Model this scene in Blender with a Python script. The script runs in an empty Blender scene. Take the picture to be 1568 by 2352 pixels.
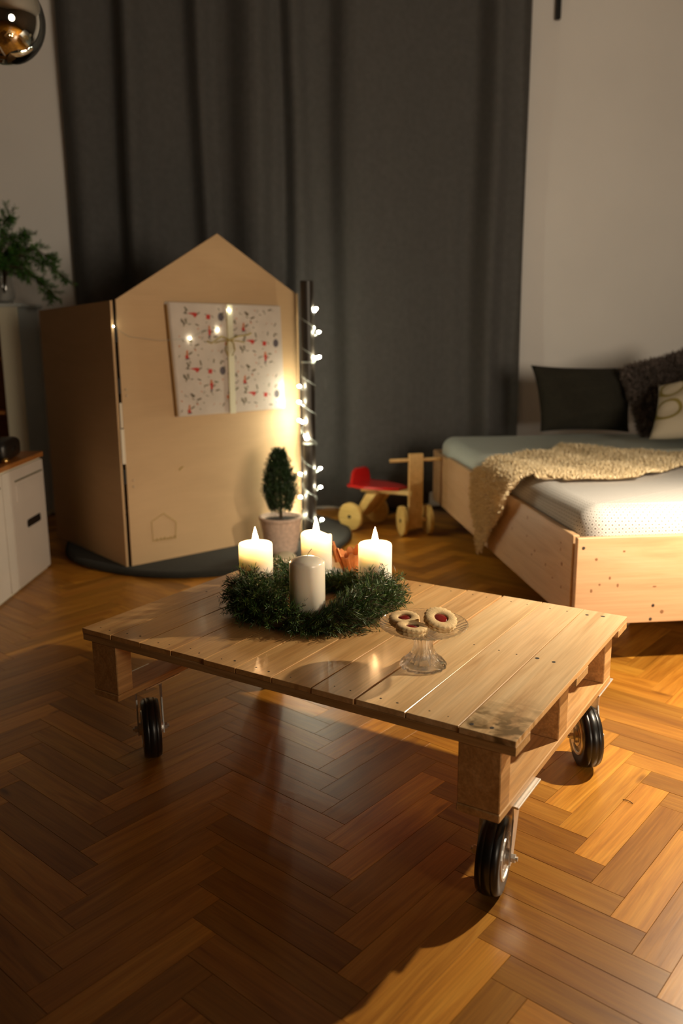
import bpy, bmesh, math, random
from math import sin, cos, pi, radians, sqrt, atan2, exp
from mathutils import Vector, Matrix, Euler
random.seed(7)
SC = bpy.context.scene
COL = SC.collection

# ------------------------------------------------------------------ camera
cam = bpy.data.cameras.new('camera'); camo = bpy.data.objects.new('camera', cam); COL.objects.link(camo)
PITCH, ROLL = 0.2095427, -0.0073264
fw = Vector((0, cos(PITCH), -sin(PITCH))); rr = Vector((1, 0, 0)); uu = rr.cross(fw)
r2 = rr*cos(ROLL)+uu*sin(ROLL); u2 = -rr*sin(ROLL)+uu*cos(ROLL)
M = Matrix((r2, u2, -fw)).transposed().to_4x4(); M.translation = Vector((0, 0, 1.1532))
camo.matrix_world = M
cam.sensor_fit = 'HORIZONTAL'; cam.sensor_width = 36; cam.lens = 1907.16/1568*36
cam.clip_start = .05; cam.clip_end = 60
cam.dof.use_dof = True; cam.dof.focus_distance = 1.98; cam.dof.aperture_fstop = 3.4
SC.camera = camo
# ------------------------------------------------------------------ exposure, world, lights
SC.view_settings.view_transform = 'Standard'; SC.view_settings.look = 'None'
SC.view_settings.gamma = 1; SC.view_settings.use_curve_mapping = False
SC.view_settings.exposure = 0.0
W = bpy.data.worlds.new('night'); SC.world = W; W.use_nodes = True
W.node_tree.nodes['Background'].inputs[0].default_value = (.02, .025, .04, 1)
W.node_tree.nodes['Background'].inputs[1].default_value = .05
def lamp(name, kind, loc, energy, col, size):
    l = bpy.data.lights.new(name, kind); l.energy = energy; l.color = col
    if kind == 'POINT': l.shadow_soft_size = size
    o = bpy.data.objects.new(name, l); o.location = loc; COL.objects.link(o); return o
# shaded reading lamp just outside the frame on the right, shining downwards
rl = lamp('reading_lamp_light', 'SPOT', (1.42, 2.32, 1.15), 125.0, (1.0, .82, .58), .02)
rl.data.spot_size = radians(148); rl.data.spot_blend = .55; rl.data.shadow_soft_size = .02
rl.rotation_euler = (radians(4), radians(14), 0)
FLAME_E, LED_E = 210.0, 520.0
# added soft fill from behind the viewer, brightens back wall and curtain
amb = lamp('wall_fill_light', 'SPOT', (2.6, -.5, 1.4), 410.0, (1.0, .82, .60), .33)
amb.data.spot_size = radians(84); amb.data.spot_blend = 1.0; amb.data.shadow_soft_size = .75
amb.rotation_euler = (Vector((-.1, 5.6, 2.1))-amb.location).to_track_quat('-Z', 'Y').to_euler()

# ------------------------------------------------------------------ node materials
def newmat(name):
    m = bpy.data.materials.new(name); m.use_nodes = True; nt = m.node_tree
    return m, nt, nt.nodes['Principled BSDF']
def P(b, **k):
    for n, v in k.items():
        key = {'col': 'Base Color', 'rough': 'Roughness', 'metal': 'Metallic', 'ior': 'IOR', 'trans': 'Transmission Weight', 'sss': 'Subsurface Weight',
               'coat': 'Coat Weight', 'coatr': 'Coat Roughness', 'sheen': 'Sheen Weight', 'em': 'Emission Color', 'ems': 'Emission Strength', 'spec': 'Specular IOR Level',
               'sssr': 'Subsurface Radius', 'ssss': 'Subsurface Scale'}[n]
        if n in ('col', 'em') and len(v) == 3: v = (*v, 1)
        b.inputs[key].default_value = v
def coords(nt, scale=(1, 1, 1), rand=True):
    tc = nt.nodes.new('ShaderNodeTexCoord'); mp = nt.nodes.new('ShaderNodeMapping'); mp.inputs['Scale'].default_value = scale
    if rand:
        oi = nt.nodes.new('ShaderNodeObjectInfo'); ml = nt.nodes.new('ShaderNodeVectorMath'); ml.operation = 'MULTIPLY_ADD'
        cb = nt.nodes.new('ShaderNodeCombineXYZ'); 
        for i in range(3): nt.links.new(oi.outputs['Random'], cb.inputs[i])
        nt.links.new(cb.outputs[0], ml.inputs[0]); ml.inputs[1].default_value = (37, 53, 71); nt.links.new(tc.outputs['Object'], ml.inputs[2])
        nt.links.new(ml.outputs[0], mp.inputs[0])
    else: nt.links.new(tc.outputs['Object'], mp.inputs[0])
    return mp
def ramp(nt, fac, stops):
    r = nt.nodes.new('ShaderNodeValToRGB'); nt.links.new(fac, r.inputs[0])
    while len(r.color_ramp.elements) < len(stops): r.color_ramp.elements.new(.5)
    for e, (p, c) in zip(r.color_ramp.elements, stops): e.position = p; e.color = (*c, 1) if len(c) == 3 else c
    return r.outputs[0]
def noise(nt, vec, scale, detail=4, dist=0., rough=.5):
    n = nt.nodes.new('ShaderNodeTexNoise'); n.inputs['Scale'].default_value = scale; n.inputs['Detail'].default_value = detail
    n.inputs['Distortion'].default_value = dist; n.inputs['Roughness'].default_value = rough; nt.links.new(vec, n.inputs['Vector']); return n.outputs['Fac']
def mix(nt, a, b, fac, mode='MIX'):
    m = nt.nodes.new('ShaderNodeMix'); m.data_type = 'RGBA'; m.blend_type = mode
    for i, v in ((6, a), (7, b), (0, fac)):
        if hasattr(v, 'links') or hasattr(v, 'is_output'): nt.links.new(v, m.inputs[i])
        elif i == 0: m.inputs[0].default_value = v
        else: m.inputs[i].default_value = (*v, 1)
    return m.outputs[2]
def bump(nt, b, h, strength, dist=.002):
    n = nt.nodes.new('ShaderNodeBump'); n.inputs['Strength'].default_value = strength; n.inputs['Distance'].default_value = dist
    nt.links.new(h, n.inputs['Height']); nt.links.new(n.outputs[0], b.inputs['Normal'])
def plain(name, col, rough=.5, var=0., vscale=6, bmp=0., bscale=200, **k):
    m, nt, b = newmat(name); P(b, col=col, rough=rough, **k)
    if var or bmp: mp = coords(nt, rand=False)
    if var:
        f = noise(nt, mp.outputs[0], vscale, 5)
        c = ramp(nt, f, [(.3, tuple(x*(1-var) for x in col)), (.7, tuple(min(1, x*(1+var)) for x in col))]); nt.links.new(c, b.inputs['Base Color'])
    if bmp: bump(nt, b, noise(nt, mp.outputs[0], bscale, 3), bmp)
    return m
def wood(name, c1, c2, c3, rough=.4, coat=0., grain=(1.2, 16, 16), fine=(5, 160, 160), knots=0., tint=True, island=False, bmp=.15, streak=.5, coatr=.2):
    m, nt, b = newmat(name); P(b, rough=rough, coat=coat, coatr=coatr)
    mp = coords(nt, grain); f = noise(nt, mp.outputs[0], 1.6, 6, 1.1, .6)
    base = ramp(nt, f, [(.3, c1), (.5, c2), (.72, c3)])
    mp2 = coords(nt, fine); g = noise(nt, mp2.outputs[0], 1, 3, .2)
    gr = ramp(nt, g, [(.35, (1-.45*streak,)*3), (.65, (1, 1, 1))]); base = mix(nt, base, gr, 1.0, 'MULTIPLY')
    if knots:
        mp3 = coords(nt, (2.2, 7.5, 7.5)); v = nt.nodes.new('ShaderNodeTexVoronoi'); v.inputs['Scale'].default_value = 1.0; nt.links.new(mp3.outputs[0], v.inputs['Vector'])
        n2 = noise(nt, mp3.outputs[0], 3, 3)
        ad = nt.nodes.new('ShaderNodeMath'); ad.operation = 'MULTIPLY_ADD'; ad.inputs[1].default_value = .12; nt.links.new(n2, ad.inputs[0]); nt.links.new(v.outputs['Distance'], ad.inputs[2])
        k = ramp(nt, ad.outputs[0], [(.09, (1, 1, 1)), (.15, (0, 0, 0))]); base = mix(nt, base, tuple(x*.32 for x in c1), k) if knots >= 1 else mix(nt, base, tuple(x*.6 for x in c1), k)
    if tint:
        oi = nt.nodes.new('ShaderNodeObjectInfo'); base = mix(nt, base, oi.outputs['Color'], 1.0, 'MULTIPLY')
    if island:
        ge = nt.nodes.new('ShaderNodeNewGeometry'); t = ramp(nt, ge.outputs['Random Per Island'], [(0, (.5, .42, .36)), (.35, (.72, .66, .6)), (.7, (1, .95, .85)), (1, (1.15, 1.1, .95))]); base = mix(nt, base, t, 1.0, 'MULTIPLY')
    nt.links.new(base, b.inputs['Base Color']); bump(nt, b, g, bmp, .0006)
    return m
MT = {}
MT['parquet'] = wood('parquet_oak', (.40, .155, .016), (.57, .25, .028), (.70, .345, .048), rough=.36, coat=.12, coatr=.25, grain=(1.6, 18, 18), fine=(6, 210, 210), streak=.4, knots=.5)
MT['parquet_far'] = wood('parquet_oak_far', (.40, .155, .016), (.57, .25, .028), (.70, .345, .048), rough=.36, coat=.12, coatr=.25, tint=False, island=True, streak=.4)
MT['pine'] = wood('pallet_pine', (.60, .36, .17), (.79, .53, .28), (.86, .62, .36), rough=.30, coat=.5, coatr=.15, knots=.5, streak=.35, grain=(1., 12, 12))
def stained():
    m = MT['pine'].copy(); m.name = 'pallet_pine_stained'; nt = m.node_tree; b = nt.nodes['Principled BSDF']; src = b.inputs['Base Color'].links[0].from_socket
    tc = nt.nodes.new('ShaderNodeTexCoord'); sx = nt.nodes.new('ShaderNodeSeparateXYZ'); nt.links.new(tc.outputs['Object'], sx.inputs[0])
    near = ramp(nt, sx.outputs[0], [(0, (1, 1, 1)), (1, (0, 0, 0))]); mr = nt.nodes.new('ShaderNodeMapRange'); mr.inputs['From Min'].default_value = -.22; mr.inputs['From Max'].default_value = -.36; nt.links.new(sx.outputs[0], mr.inputs['Value'])
    mp = coords(nt, (22, 14, 14), rand=False); n1 = noise(nt, mp.outputs[0], 1.3, 5, 1.2); st_ = ramp(nt, n1, [(.42, (0, 0, 0)), (.62, (1, 1, 1))])
    f = mix(nt, (0, 0, 0), st_, mr.outputs[0]); nt.links.new(mix(nt, src, (.20, .125, .05), f), b.inputs['Base Color']); return m
MT['pine_stained'] = stained()
MT['pine_raw'] = wood('pallet_pine_raw', (.46, .26, .09), (.64, .40, .17), (.74, .50, .25), rough=.55, knots=.5, streak=.5)
MT['bedwood'] = wood('bed_pine', (.50, .31, .17), (.58, .38, .22), (.63, .43, .265), rough=.45, knots=1, streak=.2, grain=(1., 10, 10), coat=.1)
MT['toywood'] = wood('toy_wood', (.60, .36, .12), (.72, .46, .17), (.80, .55, .22), rough=.4, streak=.3)
MT['plywood'] = wood('playhouse_board', (.55, .375, .205), (.585, .40, .22), (.61, .42, .232), rough=.6, streak=.08, bmp=.03, grain=(1, 3, 3))
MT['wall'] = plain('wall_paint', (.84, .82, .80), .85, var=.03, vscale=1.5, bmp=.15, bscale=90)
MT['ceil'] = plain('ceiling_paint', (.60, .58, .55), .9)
MT['wall_lowbounce'] = plain('low_bounce_wall', (.16, .14, .12), .85)  # unseen walls, coloured dark to cut bounced light
MT['base'] = plain('baseboard_paint', (.75, .72, .66), .5)
MT['subfloor'] = plain('subfloor', (.06, .03, .012), .9)
MT['curtain'] = plain('curtain_cloth', (.20, .20, .20), .9, var=.08, vscale=30, bmp=.25, bscale=600, sheen=.15)
MT['black'] = plain('black_paint', (.022, .017, .013), .4, var=.2)
MT['darkmetal'] = plain('dark_metal', (.02, .02, .02), .45, metal=.5)
MT['zinc'] = plain('zinc_steel', (.80, .79, .76), .42, metal=1., var=.1, vscale=40, bmp=.08, bscale=80)
MT['rubber'] = plain('black_rubber', (.012, .012, .012), .32, spec=.6)
MT['nail'] = plain('nail_hole', (.018, .012, .009), .7)
MT['wax'], nt, b = newmat('candle_wax'); P(b, col=(.96, .90, .80), rough=.38, sss=.8, sssr=(1, .88, .78), ssss=.019, ior=1.44)
MT['wax_cold'], nt, b = newmat('candle_wax_unlit'); P(b, col=(.86, .79, .67), rough=.3, sss=.6, sssr=(1, .7, .45), ssss=.008, coat=.3, coatr=.12)
MT['wick'] = plain('wick', (.35, .28, .2), .9); MT['wick_burnt'] = plain('burnt_wick', (.02, .015, .01), .9)
MT['flame'], nt, b = newmat('flame'); P(b, col=(0, 0, 0), em=(1., .58, .25), ems=FLAME_E, rough=1, spec=0)
MT['led'], nt, b = newmat('led_glow'); P(b, col=(0, 0, 0), em=(1., .93, .66), ems=LED_E, rough=1, spec=0)
MT['wire'] = plain('clear_wire', (.45, .5, .48), .2, metal=.3)
MT['glass'], nt, b = newmat('pressed_glass'); P(b, col=(1, 1, 1), rough=.02, trans=1., ior=1.47)
tp = nt.nodes.new('ShaderNodeBsdfTransparent'); ms = nt.nodes.new('ShaderNodeMixShader'); ms.inputs[0].default_value = .74
nt.links.new(tp.outputs[0], ms.inputs[1]); nt.links.new(b.outputs[0], ms.inputs[2]); nt.links.new(ms.outputs[0], nt.nodes['Material Output'].inputs['Surface'])
MT['vase'], nt, b = newmat('vase_glass'); P(b, col=(.9, .92, .92), rough=.03, trans=1., ior=1.35)
MT['cookie'] = plain('shortbread', (.80, .58, .30), .85, var=.14, vscale=45, bmp=.5, bscale=500, sss=.12, ssss=.004)
MT['jam'], nt, b = newmat('red_jam'); P(b, col=(.22, .012, .008), rough=.12, coat=.6)
MT['mirror'] = plain('mirror_ball', (.75, .76, .72), .045, metal=1., bmp=.12, bscale=9)
MT['needle'] = None
def green(name, a, b_, c_, rough=.45):
    m, nt, b = newmat(name); P(b, rough=rough, sheen=.05)
    ge = nt.nodes.new('ShaderNodeNewGeometry'); nt.links.new(ramp(nt, ge.outputs['Random Per Island'], [(0, a), (.7, b_), (1, c_)]), b.inputs['Base Color']); return m
MT['needle'] = green('fir_needles', (.010, .034, .004), (.028, .085, .010), (.12, .18, .025))
MT['branch_n'] = green('pine_branch_needles', (.016, .07, .008), (.05, .18, .02), (.12, .29, .04))
MT['cypress'] = green('cypress_leaves', (.006, .022, .006), (.015, .05, .012), (.04, .10, .02))
MT['bark'] = plain('bark', (.07, .045, .02), .9, var=.3)
MT['soil'] = plain('soil', (.02, .014, .01), 1., var=.4, vscale=60)
MT['pot'] = plain('whitewashed_wicker', (.62, .47, .38), .8, var=.2, vscale=60, bmp=.6, bscale=160)
MT['rug'] = plain('dark_wool', (.017, .017, .013), 1., var=.2, vscale=30, bmp=.8, bscale=300, sheen=.05)
MT['redpaint'] = plain('red_paint', (.55, .012, .012), .3, coat=.3)
MT['yellowwood'] = wood('wheel_wood', (.62, .42, .12), (.75, .53, .18), (.82, .62, .24), rough=.4, streak=.15)
MT['cabwhite'] = plain('white_lacquer', (.72, .66, .60), .35, var=.03)
MT['creamwhite'] = plain('cream_lacquer', (.72, .69, .55), .45)
MT['shelfside'] = plain('shelf_white_shaded', (.55, .60, .60), .5)  # white shelf in shade: the blue-grey shade is put into its colour
MT['cabtop'] = wood('stained_top', (.36, .13, .03), (.46, .18, .045), (.52, .22, .06), rough=.35, streak=.3)
MT['blackbox'] = plain('black_plastic', (.014, .013, .013), .35)
MT['gold'] = plain('brass', (.7, .45, .16), .25, metal=1.)
MT['copper'] = plain('copper_leaf', (.62, .24, .08), .36, metal=.55, var=.25, vscale=40, bmp=.4, bscale=120)
MT['paper'] = plain('printed_paper_ground', (.60, .53, .47), .42, var=.06, vscale=12, coat=.25)
MT['paperside'] = plain('kraft_edge', (.33, .19, .06), .6)
MT['ribbon'] = plain('ribbon_satin', (.74, .72, .56), .3, sheen=.2)
MT['string'] = plain('gold_string', (.33, .24, .07), .6)
for k, c in {'ink_red': (.50, .035, .022), 'ink_grey': (.15, .12, .075), 'ink_orange': (.52, .13, .03), 'ink_blue': (.10, .085, .10), 'ink_green': (.14, .13, .07)}.items():
    MT[k] = plain(k, c, .5)
MT['knotwood'] = plain('knot_wood', (.25, .12, .05), .6)
MT['carve'] = plain('carved_line', (.42, .30, .10), .8)
MT['screw'] = plain('screw_head', (.55, .45, .32), .4, metal=.7)
MT['wood_screw'] = plain('dark_screw_head', (.03, .02, .015), .5)
MT['tape'] = plain('white_tape', (.75, .68, .55), .6)
MT['beigecloth'] = plain('beige_cloth', (.55, .47, .33), .95, bmp=.4)
MT['pillow_dark'] = plain('dark_olive_linen', (.020, .018, .011), .95, var=.15, vscale=40, bmp=.5, bscale=350)
MT['fur_grey'] = green('taupe_faux_fur', (.09, .07, .06), (.16, .125, .11), (.25, .20, .18), .9)
MT['fur_grey_base'] = plain('taupe_fur_base', (.05, .037, .03), 1.)
MT['fleece'] = green('sheepskin_fleece', (.70, .56, .34), (.86, .72, .47), (.93, .82, .60), .9)
MT['fleece_base'] = plain('sheepskin_base', (.72, .56, .36), 1., var=.2, vscale=25)
def sheetmat():
    m, nt, b = newmat('patterned_sheet'); P(b, rough=.8, sheen=.1)
    tc = nt.nodes.new('ShaderNodeTexCoord')
    mp = nt.nodes.new('ShaderNodeMapping'); nt.links.new(tc.outputs['UV'], mp.inputs[0]); mp.inputs['Rotation'].default_value = (0, 0, radians(45)); mp.inputs['Scale'].default_value = (1/.017,)*3
    fr = nt.nodes.new('ShaderNodeVectorMath'); fr.operation = 'FRACTION'; nt.links.new(mp.outputs[0], fr.inputs[0])
    sb = nt.nodes.new('ShaderNodeVectorMath'); sb.operation = 'SUBTRACT'; nt.links.new(fr.outputs[0], sb.inputs[0]); sb.inputs[1].default_value = (.5, .5, .5)
    ab = nt.nodes.new('ShaderNodeVectorMath'); ab.operation = 'ABSOLUTE'; nt.links.new(sb.outputs[0], ab.inputs[0])
    sx = nt.nodes.new('ShaderNodeSeparateXYZ'); nt.links.new(ab.outputs[0], sx.inputs[0])
    mx = nt.nodes.new('ShaderNodeMath'); mx.operation = 'MAXIMUM'; nt.links.new(sx.outputs[0], mx.inputs[0]); nt.links.new(sx.outputs[1], mx.inputs[1])
    c = ramp(nt, mx.outputs[0], [(.0, (.09, .065, .055)), (.15, (.09, .065, .055)), (.16, (.56, .56, .54)), (.36, (.56, .56, .54)), (.40, (.36, .34, .35)), (.5, (.36, .34, .35))])
    c_el = [n for n in nt.nodes if n.type == 'VALTORGB'][-1]; c_el.color_ramp.interpolation = 'CONSTANT'
    nt.links.new(c, b.inputs['Base Color']); return m
MT['sheet'] = sheetmat()
MT['sheet_blue'] = plain('blue_grey_sheet', (.46, .52, .50), .9, bmp=.2, bscale=300)
def whitepillow():
    m, nt, b = newmat('ringed_pillow'); P(b, rough=.9)
    mp = coords(nt, (5, 5, 5), rand=False); v = nt.nodes.new('ShaderNodeTexVoronoi'); v.voronoi_dimensions = '2D'; mp.inputs['Rotation'].default_value = (radians(90), 0, 0); v.inputs['Scale'].default_value = 1.; v.inputs['Randomness'].default_value = .55; nt.links.new(mp.outputs[0], v.inputs['Vector'])
    c = ramp(nt, v.outputs['Distance'], [(0, (.62, .55, .42)), (.27, (.62, .55, .42)), (.30, (.30, .24, .06)), (.37, (.30, .24, .06)), (.40, (.62, .55, .42)), (1, (.62, .55, .42))]); nt.links.new(c, b.inputs['Base Color']); return m
MT['pillow_white'] = whitepillow()

# ------------------------------------------------------------------ helpers
def link(name, me, mat=None, parent=None, loc=(0, 0, 0), rot=(0, 0, 0), smooth=False):
    o = bpy.data.objects.new(name, me); COL.objects.link(o)
    if mat is not None and not me.materials: me.materials.append(MT[mat] if isinstance(mat, str) else mat)
    if smooth:
        for p in me.polygons: p.use_smooth = True
    if parent: o.parent = parent
    o.location = loc; o.rotation_euler = rot; return o
def obj(name, bm, mat, parent=None, loc=(0, 0, 0), rot=(0, 0, 0), smooth=False):
    me = bpy.data.meshes.new(name); bmesh.ops.recalc_face_normals(bm, faces=bm.faces); bm.to_mesh(me); bm.free()
    return link(name, me, mat, parent, loc, rot, smooth)
def tag(o, label, cat, group=None):
    o['label'] = label; o['category'] = cat
    if group: o['group'] = group
    return o
def struct(o): o['kind'] = 'structure'; return o
def empty(name, loc=(0, 0, 0), rz=0, rot=None):
    o = bpy.data.objects.new(name, None); COL.objects.link(o); o.location = loc; o.rotation_euler = rot or (0, 0, rz); o.empty_display_size = .05; return o
def BM(): return bmesh.new()
def box(bm, c, s, rot=None, bev=0., seg=1):
    m = Matrix.Translation(c) @ (rot.to_4x4() if rot else Matrix.Identity(4)) @ Matrix.Diagonal((*s, 1))
    r = bmesh.ops.create_cube(bm, size=1, matrix=m)
    if bev:
        es = list({e for v in r['verts'] for e in v.link_edges})
        bmesh.ops.bevel(bm, geom=es, offset=bev, segments=seg, affect='EDGES', profile=.5)
    return bm
def cyl(bm, p, q, r1, r2=None, n=16, caps=True):
    p, q = Vector(p), Vector(q); d = q-p; r2 = r1 if r2 is None else r2
    m = Matrix.Translation((p+q)/2) @ d.to_track_quat('Z', 'Y').to_matrix().to_4x4()
    bmesh.ops.create_cone(bm, cap_ends=caps, segments=n, radius1=max(r1, 1e-5), radius2=max(r2, 1e-5), depth=d.length, matrix=m); return bm
def lathe(bm, prof, n=32, c=(0, 0, 0), flute=None, rotm=None):
    rings = []
    for r, z in prof:
        ring = []
        for i in range(n):
            t = 2*pi*i/n; k = 1 + (flute(t, r, z) if flute else 0)
            v = Vector((r*k*cos(t), r*k*sin(t), z))
            if rotm: v = rotm @ v
            ring.append(bm.verts.new(v+Vector(c)))
        rings.append(ring)
    for a, b_ in zip(rings, rings[1:]):
        for i in range(n): bm.faces.new((a[i], a[(i+1) % n], b_[(i+1) % n], b_[i]))
    for ring in (rings[0], rings[-1]):
        bm.faces.new(ring)
    return bm
def tube(bm, pts, r, n=6, taper=None):
    pts = [Vector(p) for p in pts]; rings = []
    for i, p in enumerate(pts):
        d = (pts[min(i+1, len(pts)-1)]-pts[max(i-1, 0)]).normalized(); up = Vector((0, 0, 1)) if abs(d.z) < .9 else Vector((1, 0, 0))
        a = d.cross(up).normalized(); b_ = d.cross(a); rad = r*(taper(i/(len(pts)-1)) if taper else 1)
        rings.append([bm.verts.new(p+(a*cos(2*pi*k/n)+b_*sin(2*pi*k/n))*rad) for k in range(n)])
    for x, y in zip(rings, rings[1:]):
        for k in range(n): bm.faces.new((x[k], x[(k+1) % n], y[(k+1) % n], y[k]))
    bm.faces.new(rings[0][::-1]); bm.faces.new(rings[-1]); return bm
def prism(bm, poly, y0, y1, ax='y'):
    f = (lambda u, v, w: (u, w, v)) if ax == 'y' else ((lambda u, v, w: (w, u, v)) if ax == 'x' else (lambda u, v, w: (u, v, w)))
    a = [bm.verts.new(f(u, v, y0)) for u, v in poly]; b_ = [bm.verts.new(f(u, v, y1)) for u, v in poly]; n = len(poly)
    bm.faces.new(a); bm.faces.new(b_[::-1])
    for i in range(n): bm.faces.new((a[i], b_[i], b_[(i+1) % n], a[(i+1) % n]))
    return bm
def blades(name, items, mat, parent=None, quad=False, kind=True):
    """items: (base, tip, width, sidevector) -> thin leaf shapes with a folded middle"""
    vs, fs = [], []
    for p, q, w, s in items:
        i = len(vs); m = p.lerp(q, .5); up = (q-p).cross(s)
        up = up.normalized()*w*.25 if up.length > 1e-9 else Vector((0, 0, w*.25))
        vs += [p, m+s*w*.5, q, m-s*w*.5, m+up]
        fs += [(i, i+1, i+4), (i+1, i+2, i+4), (i+2, i+3, i+4), (i+3, i, i+4)]
    me = bpy.data.meshes.new(name); me.from_pydata(vs, [], fs); me.update()
    o = link(name, me, mat, parent)
    if kind: o['kind'] = 'stuff'
    return o
def rv(s=1.): return Vector((random.uniform(-1, 1), random.uniform(-1, 1), random.uniform(-1, 1)))*s
def perp(d):
    s = d.cross(rv()); return s.normalized() if s.length > 1e-6 else Vector((1, 0, 0))

# ------------------------------------------------------------------ room
WA = radians(3)                       # the back wall is turned a little
def wallpt(u, off, z): return Vector((u*cos(WA)-(-off)*sin(WA)*-1, 5.60+u*sin(WA)-off*cos(WA), z))
bm = BM(); box(bm, (.35, 1.6, -.062), (6.6, 9.6, .1)); floor = struct(obj('floor', bm, 'subfloor'))
bm = BM(); box(bm, (.35, 1.6, 3.55), (6.6, 9.6, .1)); struct(obj('ceiling', bm, 'ceil'))
def wall(name, c, s, rz): 
    bm = BM(); box(bm, (0, 0, 0), s); return struct(obj(name, bm, 'wall' if name == 'wall_back' else 'wall_lowbounce', loc=c, rot=(0, 0, rz)))
wall('wall_back', (.3, 5.60+.3*sin(WA)+.05, 1.744), (6.4, .1, 3.51), WA)
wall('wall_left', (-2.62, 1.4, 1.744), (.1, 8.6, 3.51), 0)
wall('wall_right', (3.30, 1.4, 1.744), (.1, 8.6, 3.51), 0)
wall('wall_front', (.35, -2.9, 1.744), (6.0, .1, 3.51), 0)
bm = BM(); box(bm, (0, 0, .05), (5.6, .016, .10), bev=.004); struct(obj('baseboard_back', bm, 'base', loc=(.3, 5.585+.3*sin(WA)-.02, 0), rot=(0, 0, WA)))

# herringbone parquet: planks are children of the floor
W0, L0 = .0745, .397; TH = radians(49.3)
e1 = Vector((cos(TH), sin(TH), 0)); e2 = Vector((sin(TH), -cos(TH), 0)); P0 = Vector((.529, 1.577, 0))
def plankmesh(l, w, g=.00025):
    bm = BM(); box(bm, (l/2, 0, -.006), (l-2*g, w-2*g, .0115), bev=.0005); me = bpy.data.meshes.new('plank')
    bmesh.ops.recalc_face_normals(bm, faces=bm.faces); bm.to_mesh(me); bm.free(); me.materials.append(MT['parquet']); return me
def proj(p):
    d = p-Vector((0, 0, 1.1532)); z = d.dot(fw)
    return (None if z < .2 else (784+1907.16*d.dot(r2)/z, 1176-1907.16*d.dot(u2)/z, z))
cand = []
for m in range(-9, 10):
    for n in range(-70, 70):
        Pn = P0 + (e2-e1)*(n*W0) + (e1*-(W0+L0)+e2*(W0-L0))*m
        for typ in 'AB':
            if typ == 'A': o_, ang = Pn+e2*(W0/2), TH; cen = o_+e1*(L0/2)
            else: o_, ang = Pn+e2*(W0-L0)-e1*(W0/2), TH-pi/2; cen = o_+e2*(L0/2)
            if not (-2.4 < cen.x < 3.1 and -2.6 < cen.y < 5.45): continue
            q = proj(cen); vis = q and -260 < q[0] < 1830 and 700 < q[1] < 2700
            cand.append((q[2] if vis else 99, m, n, typ, o_, ang, cen))
cand.sort(key=lambda t: t[0])
PM = plankmesh(L0, W0)
TONES = {  # lit planks whose own colour stands out in the photograph
 (0, -3, 'A'): 1.12, (0, -2, 'A'): .98, (0, -1, 'A'): 1.16, (0, 0, 'A'): .68, (0, 1, 'A'): 1.05, (0, 2, 'A'): .80, (0, 3, 'A'): 1.08}
rng = random.Random(11)
for i, (d_, m, n, typ, o_, ang, cen) in enumerate(cand[:300]):
    p = link('plank', PM, None, floor, loc=o_+Vector((0, 0, rng.uniform(-.0004, .0001))), rot=(0, 0, ang))
    t = rng.choice([.62, .74, .82, .9, .98, 1.08]); 
    if typ == 'B': t = rng.choice([.55, .62, .68, .75, .84])
    if m == 1 and typ == 'A': t = rng.choice([.7, 1.1, .6, .9])
    t = TONES.get((m, n, typ), t); h = rng.uniform(-.06, .06)
    p.color = (t, t*(1-.10*(1-t)-abs(h)), t*(1-.35*(1-t)+h), 1)
bm = BM()
for (d_, m, n, typ, o_, ang, cen) in cand[300:]:
    box(bm, cen+Vector((0, 0, -.006)), (L0-.0014, W0-.0014, .0115), rot=Matrix.Rotation(ang, 3, 'Z'))
far = obj('plank_field', bm, 'parquet_far', floor); far['kind'] = 'stuff'

# ------------------------------------------------------------------ pallet table
tb = empty('pallet_table', (.326, 1.436, 0), pi/2-.566966)
tag(tb, 'low coffee table made from a wooden pallet on black rubber caster wheels', 'table')
TZ = .404
def tboard(name, x, y, z, l, w, t, mat, col=(1, 1, 1), along='x', bev=.0006, parent=tb, rz=0):
    bm = BM(); box(bm, (0, 0, 0), (l, w, t), bev=bev); o = obj(name, bm, mat, parent, loc=(x, y, z), rot=(0, 0, (0 if along == 'x' else pi/2)+rz)); o.color = (*col, 1); return o
seams = [0, .119, .237, .356, .469, .576, .680, .778, .884, .989, 1.092, 1.2]
tc_ = [(.92, .92, .90), (1.0, 1.0, 1.0), (1.04, 1.04, 1.0), (.95, .86, .74), (.92, .80, .62), (.9, .78, .58), (.92, .78, .56), (.86, .72, .52), (.9, .75, .54), (.88, .73, .52), (.9, .76, .56)]  # orange of the left boards puts candle glow into the wood colour
nm = BM(); bmesh.ops.create_cone(nm, cap_ends=True, segments=7, radius1=.0048, radius2=.0035, depth=.0012); NAIL = bpy.data.meshes.new('nail'); nm.to_mesh(NAIL); nm.free(); NAIL.materials.append(MT['nail'])
for i, (a0, a1) in enumerate(zip(seams, seams[1:])):
    g = .0014 if i not in (3, 2) else (.0014 if i == 2 else .0035)
    top = tboard('top_board', .415+random.uniform(-.002, .002), (a0+a1)/2+(.001 if i == 3 else 0), TZ-.0065-random.uniform(0, .0008), .83+random.uniform(-.003, .003), a1-a0-2*g, .013, 'pine' if i else 'pine_stained', tc_[i])
    for bx in (.029, .417, .792):
        for f in ((.53, .86) if i == 0 else (.30, .68)):
            if random.random() < .12 and i: continue
            nl = link('nail', NAIL, None, top, loc=(bx-.415+random.uniform(-.006, .006), (f-.5)*(a1-a0)+random.uniform(-.006, .006), .0062)); s = 1.5 if i == 0 else random.uniform(.45, .8); nl.scale = (s, s*random.uniform(.8, 1.2), 1)
for bx, w in ((.040, .079), (.424, .09), (.785, .088)):
    s = tboard('stringer_board', bx, .6, TZ-.013-.0102, 1.198, w, .0190, 'pine_raw', along='y'); s.color = (.95, .9, .85, 1)
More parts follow.
